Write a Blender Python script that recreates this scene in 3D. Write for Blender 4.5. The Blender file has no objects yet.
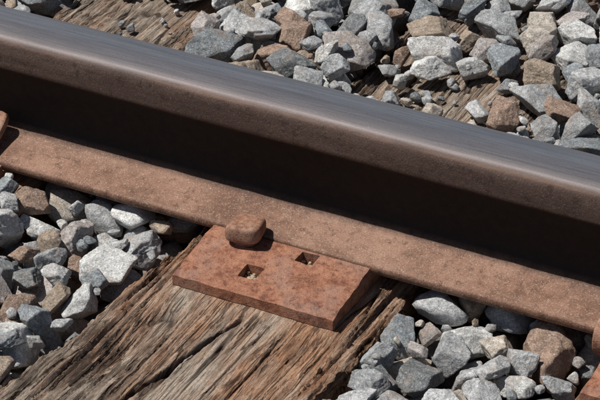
import bpy, bmesh, math, random
import numpy as np
from mathutils import Vector, Matrix

rng = np.random.default_rng(7)
scene = bpy.context.scene

# ------------------------------------------------------------------ noise
def _hash(ix, iy, iz, seed):
    h = (ix.astype(np.int64)*374761393 + iy.astype(np.int64)*668265263 + iz.astype(np.int64)*2147483647 + seed*1274126177) & 0xffffffff
    h = ((h ^ (h >> 13)) * 1274126177) & 0xffffffff
    h = ((h ^ (h >> 15)) * 2246822519) & 0xffffffff
    h = h ^ (h >> 16)
    return (h & 0xffffff) / float(0xffffff) * 2 - 1

def vnoise(x, y, z, seed=0):
    x, y, z = np.broadcast_arrays(np.asarray(x, float), np.asarray(y, float), np.asarray(z, float))
    fx, fy, fz = np.floor(x), np.floor(y), np.floor(z)
    u, v, w = x-fx, y-fy, z-fz
    u = u*u*u*(u*(6*u-15)+10); v = v*v*v*(v*(6*v-15)+10); w = w*w*w*(w*(6*w-15)+10)
    r = 0
    for dx in (0, 1):
        for dy in (0, 1):
            for dz in (0, 1):
                wt = (u if dx else 1-u)*(v if dy else 1-v)*(w if dz else 1-w)
                r = r + wt*_hash(fx+dx, fy+dy, fz+dz, seed)
    return r

def fbm(x, y, z, seed=0, octv=4):
    s = 0; a = 1; t = 0
    for i in range(octv):
        s = s + a*vnoise(x*2**i, y*2**i, z*2**i, seed+i*17)
        t += a; a *= 0.5
    return s/t

def make_mesh(name, verts, faces_tri=None, faces_quad=None, smooth=True):
    me = bpy.data.meshes.new(name)
    verts = np.asarray(verts, dtype=np.float32)
    loops = []; starts = []; tot = 0
    if faces_tri is not None and len(faces_tri):
        f = np.asarray(faces_tri, dtype=np.int32); loops.append(f.ravel())
        starts.append(np.arange(len(f))*3+tot); tot += f.size
    if faces_quad is not None and len(faces_quad):
        f = np.asarray(faces_quad, dtype=np.int32); loops.append(f.ravel())
        starts.append(np.arange(len(f))*4+tot); tot += f.size
    loops = np.concatenate(loops); starts = np.concatenate(starts)
    me.vertices.add(len(verts)); me.vertices.foreach_set('co', verts.ravel())
    me.loops.add(len(loops)); me.loops.foreach_set('vertex_index', loops.astype(np.int32))
    me.polygons.add(len(starts)); me.polygons.foreach_set('loop_start', starts.astype(np.int32))
    me.update(calc_edges=True); me.validate()
    me.polygons.foreach_set('use_smooth', np.full(len(me.polygons), smooth))
    ob = bpy.data.objects.new(name, me)
    scene.collection.objects.link(ob)
    return ob

# ------------------------------------------------------------------ material helpers
class NT:
    def __init__(self, name):
        self.m = bpy.data.materials.new(name); self.m.use_nodes = True
        self.t = self.m.node_tree; self.n = self.t.nodes; self.l = self.t.links
        self.b = self.n['Principled BSDF']
        self.tc = self.n.new('ShaderNodeTexCoord')
    def inp(self, sock, v):
        if v is None: return
        if isinstance(v, bpy.types.NodeSocket): self.l.new(v, sock)
        else:
            if sock.type == 'RGBA' and len(v) == 3: v = (*v, 1)
            sock.default_value = v
    def coord(self, scale=(1, 1, 1), src=None):
        mp = self.n.new('ShaderNodeMapping'); mp.inputs['Scale'].default_value = scale
        self.l.new(src or self.tc.outputs['Object'], mp.inputs['Vector']); return mp.outputs[0]
    def noise(self, vec, scale, detail=6, rough=0.6, dist=0.0):
        k = self.n.new('ShaderNodeTexNoise'); self.l.new(vec, k.inputs['Vector'])
        k.inputs['Scale'].default_value = scale; k.inputs['Detail'].default_value = detail
        k.inputs['Roughness'].default_value = rough; k.inputs['Distortion'].default_value = dist
        return k.outputs['Fac']
    def voro(self, vec, scale, feature='F1', out='Distance'):
        k = self.n.new('ShaderNodeTexVoronoi'); k.feature = feature
        self.l.new(vec, k.inputs['Vector']); k.inputs['Scale'].default_value = scale
        return k.outputs[out]
    def ramp(self, fac, stops, interp='LINEAR'):
        r = self.n.new('ShaderNodeValToRGB'); r.color_ramp.interpolation = interp
        e = r.color_ramp.elements
        while len(e) < len(stops): e.new(0.5)
        for i, (p, c) in enumerate(stops):
            e[i].position = p
            if not isinstance(c, (tuple, list)): c = (c, c, c)
            e[i].color = (*c, 1)
        self.l.new(fac, r.inputs[0]); return r.outputs[0]
    def mix(self, fac, a, b, mode='MIX'):
        k = self.n.new('ShaderNodeMix'); k.data_type = 'RGBA'; k.blend_type = mode
        self.inp(k.inputs[0], fac); self.inp(k.inputs[6], a); self.inp(k.inputs[7], b); return k.outputs[2]
    def math(self, op, a, b=None, clamp=False):
        k = self.n.new('ShaderNodeMath'); k.operation = op; k.use_clamp = clamp
        self.inp(k.inputs[0], a); self.inp(k.inputs[1], b); return k.outputs[0]
    def attr(self, name, out='Color'):
        k = self.n.new('ShaderNodeAttribute'); k.attribute_name = name; return k.outputs[out]
    def bump(self, h, strength, dist, prev=None):
        k = self.n.new('ShaderNodeBump'); k.inputs['Strength'].default_value = strength
        k.inputs['Distance'].default_value = dist; self.l.new(h, k.inputs['Height'])
        if prev: self.l.new(prev, k.inputs['Normal'])
        return k.outputs[0]
    def out(self, col=None, rough=None, metal=None, nrm=None, spec=0.3):
        self.inp(self.b.inputs['Base Color'], col); self.inp(self.b.inputs['Roughness'], rough)
        self.inp(self.b.inputs['Metallic'], metal)
        if nrm: self.l.new(nrm, self.b.inputs['Normal'])
        self.b.inputs['Specular IOR Level'].default_value = spec
        return self.m

def rust_mat(name, c_dark, c_mid, c_light, speck=0.5, bumpd=0.0018, lilac=(0.24, 0.15, 0.12)):
    k = NT(name); v = k.coord()
    n1 = k.noise(v, 30, 6, 0.7, 0.4); n2 = k.noise(v, 560, 3, 0.8); n3 = k.noise(v, 130, 5, 0.75); n4 = k.noise(v, 16, 4, 0.65)
    c = k.ramp(n1, [(0.34, c_dark), (0.5, c_mid), (0.66, c_light)])
    c = k.mix(k.ramp(n4, [(0.47, 0.0), (0.60, 0.7)]), c, lilac)
    c = k.mix(k.math('MULTIPLY', k.ramp(n3, [(0.48, 0.0), (0.62, 1.0)]), 0.7), c, c_light)
    c = k.mix(k.ramp(n3, [(0.34, 0.95), (0.46, 0.0)]), c, c_dark)
    c = k.mix(k.math('MULTIPLY', k.ramp(n2, [(0.60, 0.0), (0.70, 1.0)]), speck), c, (0.48, 0.34, 0.25))
    c = k.mix(k.ramp(n2, [(0.33, 0.9), (0.43, 0.0)]), c, (0.05, 0.02, 0.012))
    b = k.bump(n2, 0.8, bumpd*0.5); b = k.bump(n3, 1.0, bumpd, b)
    return k.out(c, 0.68, 0.0, b, 0.35)

mat_rust = rust_mat('rust_plate', (0.13, 0.044, 0.023), (0.28, 0.112, 0.062), (0.40, 0.19, 0.112))
mat_spike = rust_mat('rust_spike', (0.15, 0.066, 0.038), (0.27, 0.135, 0.085), (0.38, 0.22, 0.145), 0.3, 0.0012, (0.27, 0.175, 0.135))

def rail_mat():
    k = NT('rail_steel'); v = k.coord(); s = k.coord((0.08, 1, 1)); s2 = k.coord((0.03, 1, 1))
    sep = k.n.new('ShaderNodeSeparateXYZ'); k.l.new(k.tc.outputs['Object'], sep.inputs[0])
    Y, Z = sep.outputs[1], sep.outputs[2]
    n1 = k.noise(v, 14, 6, 0.65); n2 = k.noise(v, 560, 3, 0.85); n3 = k.noise(v, 90, 6, 0.75); ns = k.noise(s, 60, 5, 0.65)
    body = k.ramp(n1, [(0.36, (0.14, 0.068, 0.042)), (0.5, (0.205, 0.107, 0.069)), (0.64, (0.285, 0.160, 0.107))])
    body = k.mix(k.ramp(n3, [(0.36, 0.85), (0.47, 0.0)]), body, (0.10, 0.046, 0.028))
    body = k.mix(k.ramp(n3, [(0.54, 0.0), (0.64, 0.6)]), body, (0.32, 0.185, 0.125))
    body = k.mix(k.ramp(ns, [(0.5, 0.0), (0.75, 0.45)]), body, (0.31, 0.19, 0.135))
    body = k.mix(k.ramp(n2, [(0.58, 0.0), (0.67, 0.85)]), body, (0.52, 0.44, 0.36))
    body = k.mix(k.ramp(n2, [(0.32, 0.8), (0.42, 0.0)]), body, (0.05, 0.022, 0.014))
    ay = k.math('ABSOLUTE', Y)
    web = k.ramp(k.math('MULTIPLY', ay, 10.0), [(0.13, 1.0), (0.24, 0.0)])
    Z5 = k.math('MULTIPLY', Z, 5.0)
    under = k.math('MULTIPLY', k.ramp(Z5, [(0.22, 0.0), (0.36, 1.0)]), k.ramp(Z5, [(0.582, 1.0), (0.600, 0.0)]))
    web_shade = k.ramp(n3, [(0.3, (0.008, 0.005, 0.004)), (0.7, (0.022, 0.012, 0.009))])  # head's shade painted into the colour: web and head underside nearly black
    body = k.mix(k.math('MAXIMUM', web, under), body, web_shade)
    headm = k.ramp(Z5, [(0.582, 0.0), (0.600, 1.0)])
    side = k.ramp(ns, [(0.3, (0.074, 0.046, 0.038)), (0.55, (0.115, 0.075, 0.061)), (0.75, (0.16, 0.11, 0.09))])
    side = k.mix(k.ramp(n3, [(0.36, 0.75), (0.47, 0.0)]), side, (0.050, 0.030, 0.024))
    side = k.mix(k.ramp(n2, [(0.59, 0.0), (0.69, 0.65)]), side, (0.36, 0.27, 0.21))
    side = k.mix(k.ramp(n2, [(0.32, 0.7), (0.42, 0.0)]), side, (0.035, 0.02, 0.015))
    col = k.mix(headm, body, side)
    ny = k.math('ADD', Y, k.math('MULTIPLY', k.math('SUBTRACT', k.noise(s, 16, 3, 0.5), 0.5), 0.006))
    yy = k.math('ADD', k.math('MULTIPLY', ny, 12.0), 0.5)
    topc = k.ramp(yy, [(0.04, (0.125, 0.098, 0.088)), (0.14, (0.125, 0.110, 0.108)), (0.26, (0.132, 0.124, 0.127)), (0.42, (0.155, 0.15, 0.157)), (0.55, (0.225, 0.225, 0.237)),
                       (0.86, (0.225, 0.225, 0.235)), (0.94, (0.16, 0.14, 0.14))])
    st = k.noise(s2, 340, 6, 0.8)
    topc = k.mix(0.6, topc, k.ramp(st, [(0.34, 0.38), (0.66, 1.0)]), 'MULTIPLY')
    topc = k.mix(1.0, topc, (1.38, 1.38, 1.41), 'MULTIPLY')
    topc = k.mix(k.ramp(n2, [(0.60, 0.0), (0.70, 0.4)]), topc, (0.36, 0.31, 0.28))
    topc = k.mix(k.ramp(n2, [(0.32, 0.5), (0.42, 0.0)]), topc, (0.06, 0.05, 0.048))
    topm = k.ramp(yy, [(0.035, 0.0), (0.07, 1.0)])
    zt = k.ramp(Z5, [(0.74, 0.0), (0.785, 1.0)])
    tm = k.math('MULTIPLY', topm, zt)
    ln = k.math('MULTIPLY', k.ramp(Z5, [(0.745, 0.0), (0.755, 1.0), (0.762, 1.0), (0.775, 0.0)]), k.ramp(ns, [(0.42, 0.0), (0.56, 0.6)]))
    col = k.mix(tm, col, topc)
    col = k.mix(ln, col, (0.26, 0.165, 0.12))
    pol = k.math('MULTIPLY', k.ramp(yy, [(0.10, 0.45), (0.52, 1.0)]), tm)
    rr = k.ramp(k.noise(s, 40, 4, 0.65), [(0.3, 0.38), (0.7, 0.52)])
    rough = k.mix(pol, (0.64, 0.64, 0.64), rr)
    met = k.math('MULTIPLY', pol, 0.75)
    b = k.bump(n2, 0.8, 0.0006)
    b = k.bump(n3, 0.7, 0.0012, b)
    kk = k.n.new('ShaderNodeMix'); kk.data_type = 'VECTOR'
    bt = k.bump(st, 0.25, 0.0002); bt = k.bump(n2, 0.25, 0.0002, bt)
    k.l.new(tm, kk.inputs[0]); k.l.new(b, kk.inputs[4]); k.l.new(bt, kk.inputs[5])
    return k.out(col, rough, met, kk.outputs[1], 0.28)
mat_rail = rail_mat()

def stone_mat():
    k = NT('ballast_stone')
    off = k.attr('soff', 'Vector')
    add = k.n.new('ShaderNodeVectorMath'); add.operation = 'ADD'
    k.l.new(k.tc.outputs['Object'], add.inputs[0]); k.l.new(off, add.inputs[1])
    v = add.outputs[0]
    base = k.attr('scol')
    n1 = k.noise(v, 38, 5, 0.65); n2 = k.noise(v, 420, 3, 0.78); n3 = k.noise(v, 120, 6, 0.72, 0.8)
    cell = k.voro(v, 900, 'F1', 'Color')
    c = k.mix(1.0, base, k.ramp(n1, [(0.3, 0.74), (0.7, 1.36)]), 'MULTIPLY')
    c = k.mix(1.0, c, k.ramp(n3, [(0.3, 0.66), (0.7, 1.36)]), 'MULTIPLY')
    bw = k.n.new('ShaderNodeRGBToBW'); k.l.new(cell, bw.inputs[0])
    c = k.mix(1.0, c, k.ramp(bw.outputs[0], [(0.2, 0.75), (0.8, 1.28)]), 'MULTIPLY')
    c = k.mix(k.ramp(n2, [(0.55, 0.0), (0.66, 0.5)]), c, (0.68, 0.67, 0.65))
    c = k.mix(k.ramp(n2, [(0.32, 0.7), (0.43, 0.0)]), c, (0.06, 0.06, 0.06))
    stain = k.math('MULTIPLY', k.ramp(k.noise(v, 26, 5, 0.78), [(0.52, 0.0), (0.66, 1.0)]), 0.5)
    c = k.mix(stain, c, (0.34, 0.25, 0.18))
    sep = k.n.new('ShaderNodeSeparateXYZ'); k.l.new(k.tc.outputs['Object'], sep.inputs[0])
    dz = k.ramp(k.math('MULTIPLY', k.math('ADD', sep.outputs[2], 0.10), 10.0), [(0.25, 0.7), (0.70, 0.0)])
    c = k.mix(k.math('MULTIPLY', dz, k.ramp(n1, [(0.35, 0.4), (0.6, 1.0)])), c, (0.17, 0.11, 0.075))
    b = k.bump(n3, 0.95, 0.0045); b = k.bump(n2, 0.6, 0.0010, b)
    return k.out(c, 0.85, 0.0, b, 0.25)
mat_stone = stone_mat()

def wood_mat():
    k = NT('weathered_timber'); v = k.coord(); s = k.coord((1, 0.10, 1)); s2 = k.coord((1, 0.06, 0.5)); s3 = k.coord((1, 0.3, 1)); s4 = k.coord((1, 0.02, 0.3))
    crk = k.attr('crack', 'Fac'); org = k.attr('warm', 'Fac'); char = k.attr('char', 'Fac')
    g = k.noise(s, 170, 7, 0.8, 0.15); g2 = k.noise(s2, 900, 5, 0.85); big = k.noise(s3, 24, 6, 0.7); g4 = k.noise(s4, 300, 5, 0.75); iso = k.noise(v, 620, 3, 0.8)
    wv = k.n.new('ShaderNodeVectorMath'); wv.operation = 'ADD'
    sc = k.n.new('ShaderNodeVectorMath'); sc.operation = 'SCALE'; sc.inputs['Scale'].default_value = 0.0045
    nc = k.n.new('ShaderNodeTexNoise'); k.l.new(k.coord((1, 0.5, 1)), nc.inputs['Vector']); nc.inputs['Scale'].default_value = 45; nc.inputs['Detail'].default_value = 4
    k.l.new(nc.outputs['Color'], sc.inputs[0])
    vs = k.coord((1, 0.035, 0.2)); k.l.new(vs, wv.inputs[0]); k.l.new(sc.outputs[0], wv.inputs[1])
    e1 = k.voro(wv.outputs[0], 75, 'DISTANCE_TO_EDGE'); e2 = k.voro(wv.outputs[0], 210, 'DISTANCE_TO_EDGE')
    m1 = k.ramp(k.noise(s3, 22, 4, 0.7), [(0.47, 0.0), (0.55, 1.0)])
    m2 = k.ramp(k.noise(s3, 55, 4, 0.7), [(0.46, 0.0), (0.56, 1.0)])
    l1 = k.math('MULTIPLY', k.ramp(e1, [(0.015, 1.0), (0.045, 0.0)]), m1)
    l2 = k.math('MULTIPLY', k.ramp(e2, [(0.03, 1.0), (0.09, 0.0)]), m2)
    lines = k.math('MAXIMUM', l1, k.math('MULTIPLY', l2, 0.8))
    warm = k.ramp(g, [(0.36, (0.25, 0.118, 0.062)), (0.5, (0.45, 0.245, 0.145)), (0.64, (0.62, 0.40, 0.265))])
    grey = k.ramp(g, [(0.36, (0.22, 0.170, 0.132)), (0.5, (0.44, 0.355, 0.28)), (0.64, (0.66, 0.57, 0.47))])
    f = k.math('ADD', org, k.math('MULTIPLY', k.math('SUBTRACT', big, 0.52), 3.6), True)
    c = k.mix(f, grey, warm)
    c = k.mix(1.0, c, k.ramp(g4, [(0.35, 0.68), (0.5, 1.0), (0.65, 1.15)]), 'MULTIPLY')
    c = k.mix(1.0, c, k.ramp(iso, [(0.35, 0.68), (0.5, 1.0), (0.65, 1.2)]), 'MULTIPLY')
    c = k.mix(k.ramp(g2, [(0.36, 0.75), (0.44, 0.0)]), c, (0.11, 0.062, 0.038))
    c = k.mix(k.ramp(g2, [(0.57, 0.0), (0.65, 0.5)]), c, (0.70, 0.57, 0.44))
    c = k.mix(k.math('MULTIPLY', lines, 0.9), c, (0.045, 0.025, 0.016))
    dk = k.math('ADD', k.ramp(k.noise(s3, 38, 5, 0.75), [(0.60, 0.0), (0.66, 0.5)]), k.math('MULTIPLY', char, k.ramp(k.noise(s3, 60, 5, 0.8), [(0.42, 0.0), (0.52, 0.85)])), True)
    c = k.mix(dk, c, (0.095, 0.068, 0.052))
    c = k.mix(crk, c, (0.026, 0.015, 0.010))
    b = k.bump(g, 1.0, 0.0035); b = k.bump(g2, 1.0, 0.0015, b); b = k.bump(k.math('SUBTRACT', 1.0, lines), 0.9, 0.0025, b); b = k.bump(iso, 0.5, 0.0008, b)
    return k.out(c, 0.88, 0.0, b, 0.15)
mat_wood = wood_mat()

def ground_mat():
    k = NT('dirt'); v = k.coord()
    n = k.noise(v, 8, 8, 0.7); n2 = k.noise(v, 160, 5, 0.7); vo = k.voro(v, 24)
    c = k.ramp(n, [(0.3, (0.12, 0.08, 0.055)), (0.7, (0.24, 0.18, 0.135))])
    c = k.mix(k.ramp(n2, [(0.5, 0.0), (0.7, 0.5)]), c, (0.33, 0.30, 0.27))
    b = k.bump(vo, 0.6, 0.02); b = k.bump(n2, 0.6, 0.004, b)
    return k.out(c, 0.95, 0, b, 0.1)
mat_ground = ground_mat()

# ------------------------------------------------------------------ ground
bpy.ops.mesh.primitive_plane_add(size=400, location=(0, 0, -0.14))
g = bpy.context.object; g.name = 'ground'; g.data.materials.append(mat_ground)

# ------------------------------------------------------------------ rail
half = [(0.0, 0.0), (0.0685, 0.0), (0.0700, 0.0015), (0.0702, 0.0085), (0.0692, 0.0106), (0.066, 0.0118), (0.045, 0.0165), (0.028, 0.0215),
        (0.019, 0.0265), (0.0125, 0.0345), (0.0095, 0.046), (0.0085, 0.065), (0.0085, 0.095), (0.0100, 0.112), (0.0135, 0.1215),
        (0.021, 0.1275), (0.0325, 0.1315), (0.0350, 0.1328), (0.0362, 0.1355), (0.0368, 0.1400), (0.0366, 0.1540), (0.0362, 0.1590),
        (0.0350, 0.1635), (0.0325, 0.1672), (0.0285, 0.1695), (0.022, 0.1711), (0.012, 0.1722), (0.0, 0.1726)]
def zr(z):
    if z <= 0.0345: return z
    if z >= 0.150: return z-0.012
    if z >= 0.140: return z-0.018+0.006*(z-0.140)/0.010
    if z >= 0.112: return z-0.018
    return 0.0345+(z-0.0345)*(0.094-0.0345)/(0.112-0.0345)
half = [(y*(1.05 if z > 0.125 else 1.0), zr(z)) for y, z in half]
prof = [(-y, z) for y, z in half] + [(y, z) for y, z in reversed(half[1:-1])]
xs = np.concatenate([np.linspace(-8, -1, 15)[:-1], np.linspace(-1, 1, 201), np.linspace(1, 8, 15)[1:]])
P = np.array(prof); n = len(P)
V = np.zeros((len(xs), n, 3)); V[:, :, 0] = xs[:, None]; V[:, :, 1] = P[None, :, 0]; V[:, :, 2] = P[None, :, 1]
wob = vnoise(V[..., 0]*9, V[..., 2]*30, V[..., 1]*30, 5)*0.0005+vnoise(V[..., 0]*40, V[..., 2]*60, V[..., 1]*30, 6)*0.0003
V[..., 1] += wob*(np.abs(V[..., 1]) > 0.03)
i = np.arange(len(xs)-1)[:, None]; j = np.arange(n)[None, :]
q = np.stack([i*n+j+0*i, i*n+(j+1) % n, (i+1)*n+(j+1) % n, (i+1)*n+j+0*i], -1).reshape(-1, 4)
q = q[:, ::-1]
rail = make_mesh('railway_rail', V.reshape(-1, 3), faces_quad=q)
bm = bmesh.new(); bm.from_mesh(rail.data)
bmesh.ops.holes_fill(bm, edges=[e for e in bm.edges if e.is_boundary], sides=0)
bmesh.ops.recalc_face_normals(bm, faces=bm.faces); bm.to_mesh(rail.data); bm.free()
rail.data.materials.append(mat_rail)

# ------------------------------------------------------------------ sleepers
ZS = -0.017
LS, RS = -0.456, 0.485
def sleeper(cx, wl, wr, y0, y1, step, seed, fine=True):
    ys = np.arange(y0, y1, step)
    if fine: ys = np.concatenate([np.arange(y0, -0.05, 0.0025), np.arange(-0.05, 0.25, 0.01), np.arange(0.25, 0.55, 0.004), np.arange(0.55, y1, 0.01)])
    dx = 0.0011 if fine else 0.003
    top = np.arange(-1, 1.0001, dx/((wl+wr)/2))
    nsd = 24
    T = np.concatenate([np.full(nsd, -1.0), top, np.full(nsd, 1.0)])
    D = np.concatenate([np.linspace(0.16, 0.004, nsd), np.zeros(len(top)), np.linspace(0.004, 0.16, nsd)])
    Tm, Ym = np.meshgrid(T, ys); Dm, _ = np.meshgrid(D, ys)
    flare = np.clip((-0.1-Ym)/0.35, 0, 1)
    L = wl + 0.035*flare + 0.008*fbm(Ym*14, 0, 3.1, seed) + 0.008*fbm(Ym*50, Dm*40, 1.1, seed+3)
    R = wr + 0.006*fbm(Ym*12, 0, 8.1, seed+1) + 0.009*fbm(Ym*45, Dm*60, 4.1, seed+4)
    X = np.where(Tm < 0, Tm*L, Tm*R)
    gx = X + 0.004*vnoise(Ym*5, X*8, 0, seed+9)+0.0012*vnoise(Ym*22, X*30, 0, seed+10)
    gr = fbm(gx*150, Ym*5, 0.5, seed+20, 3)
    gr2 = fbm(gx*420, Ym*10, 0.5, seed+25, 2)
    n1 = vnoise(gx*46, Ym*3.2, 0.3, seed+31)
    c1 = np.clip(1-np.abs(n1)/0.07, 0, 1)*np.clip(vnoise(gx*18, Ym*5, 7, seed+33)*3+0.45, 0, 1)
    n2 = vnoise(gx*105, Ym*6.5, 2.3, seed+41)
    c2 = np.clip(1-np.abs(n2)/0.13, 0, 1)*np.clip(vnoise(gx*25, Ym*8, 9, seed+43)*3+0.35, 0, 1)
    n3 = vnoise(gx*230, Ym*11, 5.3, seed+47)
    c4 = np.clip(1-np.abs(n3)/0.20, 0, 1)*np.clip(vnoise(gx*40, Ym*14, 3, seed+48)*3+0.1, 0, 1)
    big = fbm(X*14, Ym*5, 1.7, seed+50, 3)
    cxl = 0.004 - 0.20*(-0.165-Ym) + 0.003*vnoise(Ym*30, 0, 0, seed+60)+0.0012*vnoise(Ym*110, 0, 0, seed+61)
    if not fine: cxl = cxl + 0.02
    wcr = 0.0036*np.clip((-0.12-Ym)/0.06, 0, 1)+1e-5
    c3 = np.clip(1-np.abs(X-cxl)/wcr, 0, 1)
    hollow = np.exp(-((X+0.095)/0.035)**2-((Ym+0.31)/0.085)**2)
    tn = fbm(gx*30, Ym*4.5+0.3*np.round(vnoise(gx*120, 0, 0, seed+69)*3), 4.4, seed+70, 3)*4.5
    steps = (np.floor(tn)+np.clip((tn-np.floor(tn)-0.88)/0.12, 0, 1))/4.5
    edgew = np.clip(np.abs(Tm)*1.6-0.5, 0.20, 1)+0.9*hollow
    under = np.clip(1-np.maximum(np.abs(Ym)-0.178, 0)/0.03, 0, 1)*np.clip(1-np.maximum(np.abs(X)-0.10, 0)/0.012, 0, 1)
    H = 0.0014*gr+0.0006*gr2+0.0035*big+0.013*steps*edgew-0.009*c1-0.005*c2-0.0020*c4-0.018*c3-0.008*hollow
    H = H-0.002
    H = H*(1-under)+under*(-0.0005)
    H = np.minimum(H, 0.004)
    edge = np.minimum((Tm+1)*L, (1-Tm)*R)
    rnd = 0.013
    H = H-np.where(edge < rnd, (rnd-edge)**2/rnd*0.6, 0)*(1+0.9*fbm(Ym*30, Tm*3, 0, seed+77))
    side = Dm > 0
    Hs = np.where(side, -rnd*0.6, H)
    Z = ZS + Hs - Dm
    X = X + np.where(side, np.sign(Tm)*(0.006*fbm(Ym*8, Dm*130, 2, seed+80, 3)-0.003*np.clip(Dm*20, 0, 1)), 0)
    W = np.stack([X+cx, Ym, Z], -1)
    ny, nx = X.shape
    i = np.arange(ny-1)[:, None]; j = np.arange(nx-1)[None, :]
    q = np.stack([i*nx+j, i*nx+j+1, (i+1)*nx+j+1, (i+1)*nx+j], -1).reshape(-1, 4)
    ob = make_mesh('wooden_sleeper', W.reshape(-1, 3), faces_quad=q)
    crk = np.clip(c1*1.1+c2*0.8+c4*0.4+c3*1.5, 0, 1)*(1-under)
    crk = np.where(side, 0.2*np.clip(gr*2, 0, 1), crk)
    warm = np.clip(0.95-np.abs(Ym+0.10)*2.6+0.4*(Tm > 0.3)*1.0, 0.0, 1)
    warm = np.where(Ym > 0.1, 0.2, warm)
    char = np.clip(1.3*np.exp(-((X+0.100)/0.040)**2-((Ym+0.32)/0.07)**2)+0.35*np.clip((Ym-0.1)*4, 0, 1), 0, 1)
    for nm, val in (('crack', crk), ('warm', warm), ('char', char)):
        a = ob.data.attributes.new(nm, 'FLOAT', 'POINT'); a.data.foreach_set('value', val.ravel().astype(np.float32))
    bm = bmesh.new(); bm.from_mesh(ob.data)
    bmesh.ops.holes_fill(bm, edges=[e for e in bm.edges if e.is_boundary], sides=0)
    bmesh.ops.recalc_face_normals(bm, faces=bm.faces); bm.to_mesh(ob.data); bm.free()
    ob.data.materials.append(mat_wood)
    return ob
sleeper(0.0, 0.134, 0.137, -0.60, 1.95, 0.004, 11)
sleeper(LS, 0.105, 0.100, -0.60, 1.95, 0.008, 57, False)
sleeper(RS, 0.105, 0.115, -0.60, 1.95, 0.008, 93, False)

# ------------------------------------------------------------------ tie plates
def plate(cx, holes, seed):
    HW = 0.0985; YO = 0.168
    def ztop(y):
        a = abs(y)
        if a <= 0.0716: return -0.0004
        if a <= 0.0730: return 0.0086
        if a <= 0.098: return 0.0086
        if a <= 0.105: return 0.0086-0.0032*(a-0.098)/0.007
        return 0.0054-0.0090*(a-0.105)/(YO-0.105)
    zb = -0.0168
    xb = {-HW, HW}; yb = {-YO, YO, -0.0716, 0.0716, -0.0730, 0.0730, -0.098, 0.098, -0.105, 0.105}
    for (x0, x1, y0, y1) in holes: xb |= {x0, x1}; yb |= {y0, y1}
    def refine(s, st):
        s = sorted(s); o = []
        for a, b in zip(s[:-1], s[1:]):
            k = max(1, int((b-a)/st)); o += list(np.linspace(a, b, k+1)[:-1])
        return o+[s[-1]]
    xb = refine(xb, 0.005); yb = refine(yb, 0.005)
    bm = bmesh.new(); vt = {}
    def vv(i, j, t):
        key = (i, j, t)
        if key not in vt:
            x, y = xb[i], yb[j]
            wx = 0.0014*float(vnoise(y*30, 3, x*3, seed))+0.0008*float(vnoise(y*120, 3, x*9, seed)); wy = 0.0018*float(vnoise(x*30, 9, y*3, seed+1))+0.0008*float(vnoise(x*120, 9, y*3, seed+1))
            z = ztop(y)+(0.0007*float(vnoise(x*60, y*60, 0, seed+2)) if abs(y) > 0.073 else 0) if t else zb
            if abs(y) < 0.08: wy = 0
            if abs(abs(x)-HW) < 1e-6 and t and abs(y) > 0.073: z -= 0.0008
            vt[key] = bm.verts.new((x+wx, y+wy, z))
        return vt[key]
    def solid(i, j):
        if i < 0 or j < 0 or i >= len(xb)-1 or j >= len(yb)-1: return False
        mx, my = (xb[i]+xb[i+1])/2, (yb[j]+yb[j+1])/2
        return not any(a < mx < b and c < my < d for a, b, c, d in holes)
    for i in range(len(xb)-1):
        for j in range(len(yb)-1):
            if not solid(i, j): continue
            bm.faces.new([vv(i, j, 1), vv(i+1, j, 1), vv(i+1, j+1, 1), vv(i, j+1, 1)])
            bm.faces.new([vv(i, j, 0), vv(i, j+1, 0), vv(i+1, j+1, 0), vv(i+1, j, 0)])
            for di, dj, a, b in ((-1, 0, (0, 1), (0, 0)), (1, 0, (1, 0), (1, 1)), (0, -1, (0, 0), (1, 0)), (0, 1, (1, 1), (0, 1))):
                if not solid(i+di, j+dj):
                    bm.faces.new([vv(i+a[0], j+a[1], 0), vv(i+b[0], j+b[1], 0), vv(i+b[0], j+b[1], 1), vv(i+a[0], j+a[1], 1)])
    bmesh.ops.recalc_face_normals(bm, faces=bm.faces)
    me = bpy.data.meshes.new('tie_plate'); bm.to_mesh(me); bm.free()
    ob = bpy.data.objects.new('tie_plate', me); scene.collection.objects.link(ob); ob.location.x = cx
    me.materials.append(mat_rust)
    md = ob.modifiers.new('b', 'BEVEL'); md.width = 0.0022; md.segments = 3; md.limit_method = 'ANGLE'; md.angle_limit = math.radians(35)
    for p in me.polygons: p.use_smooth = True
    ob.modifiers.new('wn', 'WEIGHTED_NORMAL')
    return ob
hs = 0.0108
def hole(x, y): return (x-hs, x+hs, y-hs, y+hs)
HOLES = [hole(0.027, -0.0875), hole(-0.019, -0.131), hole(-0.050, -0.0865), hole(0.05, 0.0865), hole(-0.027, 0.0865), hole(0.02, 0.131)]
PL = -0.482
plate(0.0, HOLES, 3)
plate(PL, HOLES, 13)
plate(RS, HOLES, 23)

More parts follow.
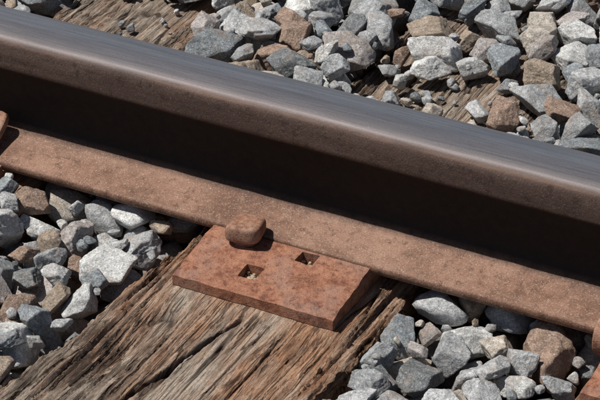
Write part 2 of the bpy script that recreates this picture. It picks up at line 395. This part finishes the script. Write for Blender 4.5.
# ------------------------------------------------------------------ spikes
def spike(x, y, sgn, zz=0.012, rot=0.0, seed=0):
    # driven cut spike: square shank, blocky forged head whose lip overhangs the rail foot
    bm = bmesh.new()
    secs = [
        (-0.10, 0.0075, -0.0075, 0.0075),
        (-0.0060, 0.0092, -0.0092, 0.0092),
        (-0.0040, 0.0165, -0.0160, 0.0180),
        (-0.0022, 0.0190, -0.0182, 0.0224),
        (0.0005, 0.0198, -0.0190, 0.0236),
        (0.0095, 0.0198, -0.0190, 0.0236),
        (0.0128, 0.0190, -0.0180, 0.0226),
        (0.0148, 0.0170, -0.0160, 0.0205),
        (0.0156, 0.0120, -0.0110, 0.0150)]
    rings = []
    N = 56
    for z, hx, y0, y1 in secs:
        r = []
        e = 5.0 if z < -0.005 else 4.8
        for a in range(N):
            t = 2*math.pi*a/N; c, s = math.cos(t), math.sin(t)
            px = hx*math.copysign(abs(c)**(2/e), c); m = (y0+y1)/2; h = (y1-y0)/2
            py = m+h*math.copysign(abs(s)**(2/e), s)
            if z > -0.005:
                px *= 1-0.10*(py/0.025)
                zz2 = z + 0.06*px + (0.10*max(0.0, -py) if z > 0.004 else 0) - 0.05*py
                nn = 0.0007*float(vnoise(px*80, py*80, z*80, seed))+0.0003*float(vnoise(px*260, py*260, z*260, seed))
            else: zz2 = z; nn = 0
            r.append(bm.verts.new((px*(1+nn*30), py*(1+nn*30), zz2+nn)))
        rings.append(r)
    for r0, r1 in zip(rings[:-1], rings[1:]):
        for a in range(N):
            bm.faces.new([r0[a], r0[(a+1) % N], r1[(a+1) % N], r1[a]])
    bm.faces.new(rings[-1]); bm.faces.new(list(reversed(rings[0])))
    bmesh.ops.recalc_face_normals(bm, faces=bm.faces)
    me = bpy.data.meshes.new('rail_spike'); bm.to_mesh(me); bm.free()
    for p in me.polygons: p.use_smooth = True
    ob = bpy.data.objects.new('rail_spike', me); scene.collection.objects.link(ob)
    md = ob.modifiers.new('s', 'SUBSURF'); md.levels = 1; md.render_levels = 2
    ob.location = (x, y, zz); ob.rotation_euler = (0, 0, rot+(0 if sgn > 0 else math.pi))
    me.materials.append(mat_spike)
    return ob
ZP = 0.0168
spike(-0.050, -0.0850, 1, ZP, 0.12, 1)
spike(0.05, 0.0845, -1, ZP, 0.0, 2)
spike(PL+0.027, -0.0855, 1, ZP, -0.15, 3)
spike(PL-0.027, 0.0845, -1, ZP, 0, 4)
spike(RS-0.050, -0.0845, 1, ZP, 0.1, 5)
spike(RS+0.05, 0.0845, -1, ZP, 0, 6)

# ------------------------------------------------------------------ rail anchors
def anchor(x, tip):
    path = tip + [(-0.064, 0.0245), (-0.079, 0.0215), (-0.0855, 0.013), (-0.086, 0.000), (-0.080, -0.011), (-0.066, -0.0155), (0.0, -0.0165),
            (0.066, -0.0155), (0.081, -0.012), (0.086, -0.003), (0.083, 0.006)]
    bm = bmesh.new(); rings = []; N = 20
    for k, (py, pz) in enumerate(path):
        a = path[max(k-1, 0)]; b = path[min(k+1, len(path)-1)]
        ty, tz = b[0]-a[0], b[1]-a[1]; L = math.hypot(ty, tz); ny, nz = -tz/L, ty/L
        w = 0.0115; h = 0.006 if 0 < k < len(path)-1 else 0.0045
        r = []
        for s in range(N):
            t = 2*math.pi*s/N; c, q2 = math.cos(t), math.sin(t); e = 5
            ux = w*math.copysign(abs(c)**(2/e), c); un = h*math.copysign(abs(q2)**(2/e), q2)
            r.append(bm.verts.new((ux, py+ny*un, pz+nz*un)))
        rings.append(r)
    for r0, r1 in zip(rings[:-1], rings[1:]):
        for a in range(N): bm.faces.new([r0[a], r0[(a+1) % N], r1[(a+1) % N], r1[a]])
    bm.faces.new(rings[-1]); bm.faces.new(list(reversed(rings[0])))
    bmesh.ops.recalc_face_normals(bm, faces=bm.faces)
    me = bpy.data.meshes.new('rail_anchor'); bm.to_mesh(me); bm.free()
    for p in me.polygons: p.use_smooth = True
    ob = bpy.data.objects.new('rail_anchor', me); scene.collection.objects.link(ob)
    md = ob.modifiers.new('s', 'SUBSURF'); md.levels = 1; md.render_levels = 1
    ob.location = (x, 0, 0); me.materials.append(mat_spike)
anchor(0.378, [(-0.050, 0.0275)])
anchor(-0.410, [(-0.024, 0.050), (-0.032, 0.040), (-0.046, 0.030)])

# ------------------------------------------------------------------ ballast
def ico(sub):
    bm = bmesh.new(); bmesh.ops.create_icosphere(bm, subdivisions=sub, radius=1)
    v = np.array([x.co[:] for x in bm.verts]); f = np.array([[q.index for q in p.verts] for p in bm.faces]); bm.free()
    return v/np.linalg.norm(v, axis=1)[:, None], f
ICO = {s: ico(s) for s in (2, 3, 4, 5)}
def stone_params(size, r):
    k = r.integers(7, 13)
    nrm = r.normal(size=(k, 3)); nrm /= np.linalg.norm(nrm, axis=1)[:, None]
    for _ in range(5):
        d = nrm[:, None]-nrm[None]; dist = np.sum(d*d, -1)+0.05
        nrm = nrm+0.06*np.sum(d/dist[..., None], 1); nrm /= np.linalg.norm(nrm, axis=1)[:, None]
    h = r.uniform(0.56, 0.95, k)
    sc = np.array([1.0, r.uniform(0.66, 0.95), r.uniform(0.48, 0.8)])
    a = r.uniform(0, 2*math.pi)
    M = Matrix.Rotation(a, 3, 'Z') @ Matrix.Rotation(r.normal(0, 0.5), 3, 'X') @ Matrix.Rotation(r.normal(0, 0.5), 3, 'Y') @ Matrix.Rotation(r.uniform(0, 6.28), 3, 'Z')
    return dict(n=nrm, h=h, sc=sc, M=np.array(M), size=size*0.66, seed=int(r.integers(1e6)), p=float(r.uniform(60, 150)))
def stone_verts(P, sub):
    d, f = ICO[sub]
    q = np.maximum(d@P['n'].T/P['h'], 1e-4)
    m = q.max(1)
    r = 1/(m*np.sum((q/m[:, None])**P['p'], 1)**(1/P['p']))
    r = np.minimum(r, 1.22+0.1*vnoise(d[:, 0]*3, d[:, 1]*3, d[:, 2]*3, P['seed'] % 97))
    s = P['seed'] % 1000
    rid = 1-np.abs(vnoise(d[:, 0]*3.2+s, d[:, 1]*3.2, d[:, 2]*3.2, 4))*2
    r = r*(1+0.035*vnoise(d[:, 0]*2.5+s, d[:, 1]*2.5, d[:, 2]*2.5, 1)+0.022*rid
           + ((0.020*vnoise(d[:, 0]*7+s, d[:, 1]*7, d[:, 2]*7, 2)+0.010*vnoise(d[:, 0]*17+s, d[:, 1]*17, d[:, 2]*17, 3)) if sub >= 4 else 0))
    v = d*r[:, None]*P['sc']*P['size']
    return v@P['M'].T
CELL = 0.004
X0, X1, Y0, Y1 = -1.15, 1.05, -0.85, 1.25
NX, NY = int((X1-X0)/CELL), int((Y1-Y0)/CELL)
gx = X0+(np.arange(NX)+0.5)*CELL; gy = Y0+(np.arange(NY)+0.5)*CELL
GX, GY = np.meshgrid(gx, gy, indexing='ij')
H = np.full((NX, NY), -0.138)
base = np.where(GY > 0, 0.006+0.024*np.clip((GY-0.1)/0.2, 0, 1), np.where(GX < 0, 0.002, -0.006))
CAP = base + 0.012*vnoise(GX*6, GY*6, 0, 5)
NOPE = -10
slc = ((0.0, 0.134, 0.137), (LS, 0.105, 0.102), (RS, 0.105, 0.115))
for cx, wl, wr in slc:
    fl = 0.035*np.clip((-0.1-GY)/0.35, 0, 1)
    m = (GX > cx-wl-fl-0.002) & (GX < cx+wr+0.002)
    H[m] = ZS+0.003
CAP[np.abs(GY) < 0.076] = -0.004
fl = 0.035*np.clip((-0.1-GY)/0.35, 0, 1)
CAP[(GX > -0.128-fl) & (GX < 0.130) & (GY < 0.05)] = NOPE
CAP[(GX > -0.10) & (GX < 0.070) & (GY > 0.05) & (GY < 0.368+0.02*np.sin(GX*45))] = NOPE
CAP[(GX > -0.56) & (GX < -0.355) & (GY > 0.05) & (GY < 0.40)] = NOPE
for cx in (0, PL, RS): CAP[(np.abs(GX-cx) < 0.103) & (np.abs(GY) < 0.178)] = NOPE
m = (GX < -0.30) & (GX > LS-0.15) & (GY < -0.076) & (CAP > -1); CAP[m] += 0.022
for ax in (0.378, -0.410): CAP[(np.abs(GX-ax) < 0.017) & (np.abs(GY) < 0.098)] = -0.030

palette = [((0.40, 0.402, 0.40), 25), ((0.32, 0.326, 0.328), 23), ((0.23, 0.250, 0.262), 12), ((0.56, 0.555, 0.535), 15), ((0.45, 0.40, 0.34), 9),
           ((0.33, 0.26, 0.195), 6), ((0.28, 0.19, 0.14), 6), ((0.38, 0.34, 0.32), 9), ((0.16, 0.168, 0.172), 5)]
pc = np.array([c for c, _ in palette]); pw = np.array([w for _, w in palette], float); pw /= pw.sum()

placed = []
def try_place(P, K, xr, yr, capoff=0.0, low=3):
    v = stone_verts(P, low)
    mn = v.min(0); ix = ((v[:, 0]-mn[0])/CELL).astype(int); iy = ((v[:, 1]-mn[1])/CELL).astype(int)
    w, h = ix.max()+1, iy.max()+1
    bot = np.full((w, h), 9.0); top = np.full((w, h), -9.0)
    np.minimum.at(bot, (ix, iy), v[:, 2]); np.maximum.at(top, (ix, iy), v[:, 2])
    val = bot < 5
    best = None
    ci = ((rng.uniform(*xr, K)+mn[0]-X0)/CELL).astype(int); cj = ((rng.uniform(*yr, K)+mn[1]-Y0)/CELL).astype(int)
    for i, j in zip(ci, cj):
        if i < 0 or j < 0 or i+w > NX or j+h > NY: continue
        sub = H[i:i+w, j:j+h]
        z = np.max((sub-bot)[val])
        if np.any((z+top > CAP[i:i+w, j:j+h]+capoff)[val]): continue
        if best is None or z < best[0]: best = (z, i, j)
    if best is None: return False
    z, i, j = best
    sub = H[i:i+w, j:j+h]; sub[val] = np.maximum(sub, z+top)[val]
    placed.append((P, (X0+i*CELL-mn[0], Y0+j*CELL-mn[1], z-0.0015), float(z+v[:, 2].max())))
    return True

def fill(count, smin, smax, K, xr, yr, capoff=0.0, low=3):
    c = 0
    for _ in range(count):
        P = stone_params(rng.uniform(smin, smax), rng)
        c += try_place(P, K, xr, yr, capoff, low)
    return c
VX, VY = (-0.62, 0.55), (-0.50, 0.85)
fill(2300, 0.038, 0.062, 14, (X0, X1), (Y0, Y1))
fill(2000, 0.034, 0.070, 14, VX, VY)
fill(1200, 0.030, 0.050, 14, VX, VY)
fill(1300, 0.018, 0.030, 10, VX, VY, -0.008)
fill(700, 0.008, 0.015, 4, VX, VY, -0.012, 2)

def loose(x, y, z, size):
    P = stone_params(size, rng); v = stone_verts(P, 3)
    placed.append((P, (x, y, z-v[:, 2].min()-0.001), 1.0))
for _ in range(34):
    loose(rng.uniform(-0.10, 0.08), rng.uniform(0.25, 0.40), ZS+0.001, rng.choice([0.006, 0.009, 0.014, 0.022]))
for _ in range(14):
    loose(rng.uniform(-0.54, -0.37), rng.uniform(0.25, 0.45), ZS+0.001, rng.choice([0.006, 0.009, 0.012]))
grit0 = len(placed)
for (hx, hy, zt) in ((0.027, -0.0875, -0.0025), (-0.019, -0.131, -0.0055)):
    for _ in range(150):
        loose(hx+rng.uniform(-0.0088, 0.0088), hy+rng.uniform(-0.0088, 0.0088), rng.uniform(-0.0165, zt), rng.uniform(0.002, 0.0048))

VS, FS, CS, OS = [], [], [], []; vo = 0
for k, (P, loc, ztop) in enumerate(placed):
    x, y, _ = loc
    vis = (-0.62 < x < 0.58 and -0.45 < y < 0.85 and not (-0.07 < y < 0.2))
    if P['size'] < 0.01: sub = 3 if P['size'] > 0.004 else 2
    elif vis and ztop > -0.050: sub = 5 if P['size'] > 0.017 else 4
    else: sub = 3
    v = stone_verts(P, sub)+np.array(loc)
    f = ICO[sub][1]
    VS.append(v); FS.append(f+vo); vo += len(v)
    c = pc[rng.choice(len(pc), p=pw)]*rng.uniform(0.85, 1.15)
    if k >= grit0: c = np.array([0.50, 0.38, 0.26])*rng.uniform(0.7, 1.1)
    CS.append(np.tile(np.append(c, 1.0), (len(v), 1))); OS.append(np.tile(rng.uniform(-50, 50, 3), (len(v), 1)))
V = np.concatenate(VS); F = np.concatenate(FS)
bal = make_mesh('ballast_gravel', V, faces_tri=F)
a = bal.data.attributes.new('scol', 'FLOAT_COLOR', 'POINT'); a.data.foreach_set('color', np.concatenate(CS).astype(np.float32).ravel())
a = bal.data.attributes.new('soff', 'FLOAT_VECTOR', 'POINT'); a.data.foreach_set('vector', np.concatenate(OS).astype(np.float32).ravel())
bal.data.materials.append(mat_stone)

# ------------------------------------------------------------------ light
sd = Vector((-0.50, -0.22, 1.0)).normalized()
sun = bpy.data.lights.new('sun', 'SUN'); sun.energy = 5.0; sun.angle = math.radians(0.5); sun.color = (1.0, 0.97, 0.92)
so = bpy.data.objects.new('sun', sun); scene.collection.objects.link(so)
so.rotation_euler = sd.to_track_quat('Z', 'Y').to_euler(); so.location = (-1, -1, 4)
w = bpy.data.worlds.new('World'); scene.world = w; w.use_nodes = True
nt = w.node_tree; sky = nt.nodes.new('ShaderNodeTexSky'); sky.sky_type = 'NISHITA'; sky.sun_disc = False
sky.sun_elevation = math.asin(sd.z); sky.sun_rotation = math.atan2(sd.x, sd.y)
nt.links.new(sky.outputs[0], nt.nodes['Background'].inputs[0]); nt.nodes['Background'].inputs[1].default_value = 0.05

# ------------------------------------------------------------------ camera
el, yaw = math.radians(31.6), math.radians(27.4)
aim = Vector((0.010, -0.070, 0.070)); r3 = Vector((math.sin(yaw)*math.cos(el), -math.cos(yaw)*math.cos(el), math.sin(el)))
cam = bpy.data.cameras.new('camera'); co = bpy.data.objects.new('camera', cam); scene.collection.objects.link(co)
co.location = aim+r3*2.9; co.rotation_euler = r3.to_track_quat('Z', 'Y').to_euler()
cam.lens = 158; cam.sensor_width = 36; cam.clip_start = 0.05; cam.clip_end = 1000
scene.camera = co
scene.view_settings.view_transform = 'Standard'; scene.view_settings.look = 'None'; scene.view_settings.exposure = 0
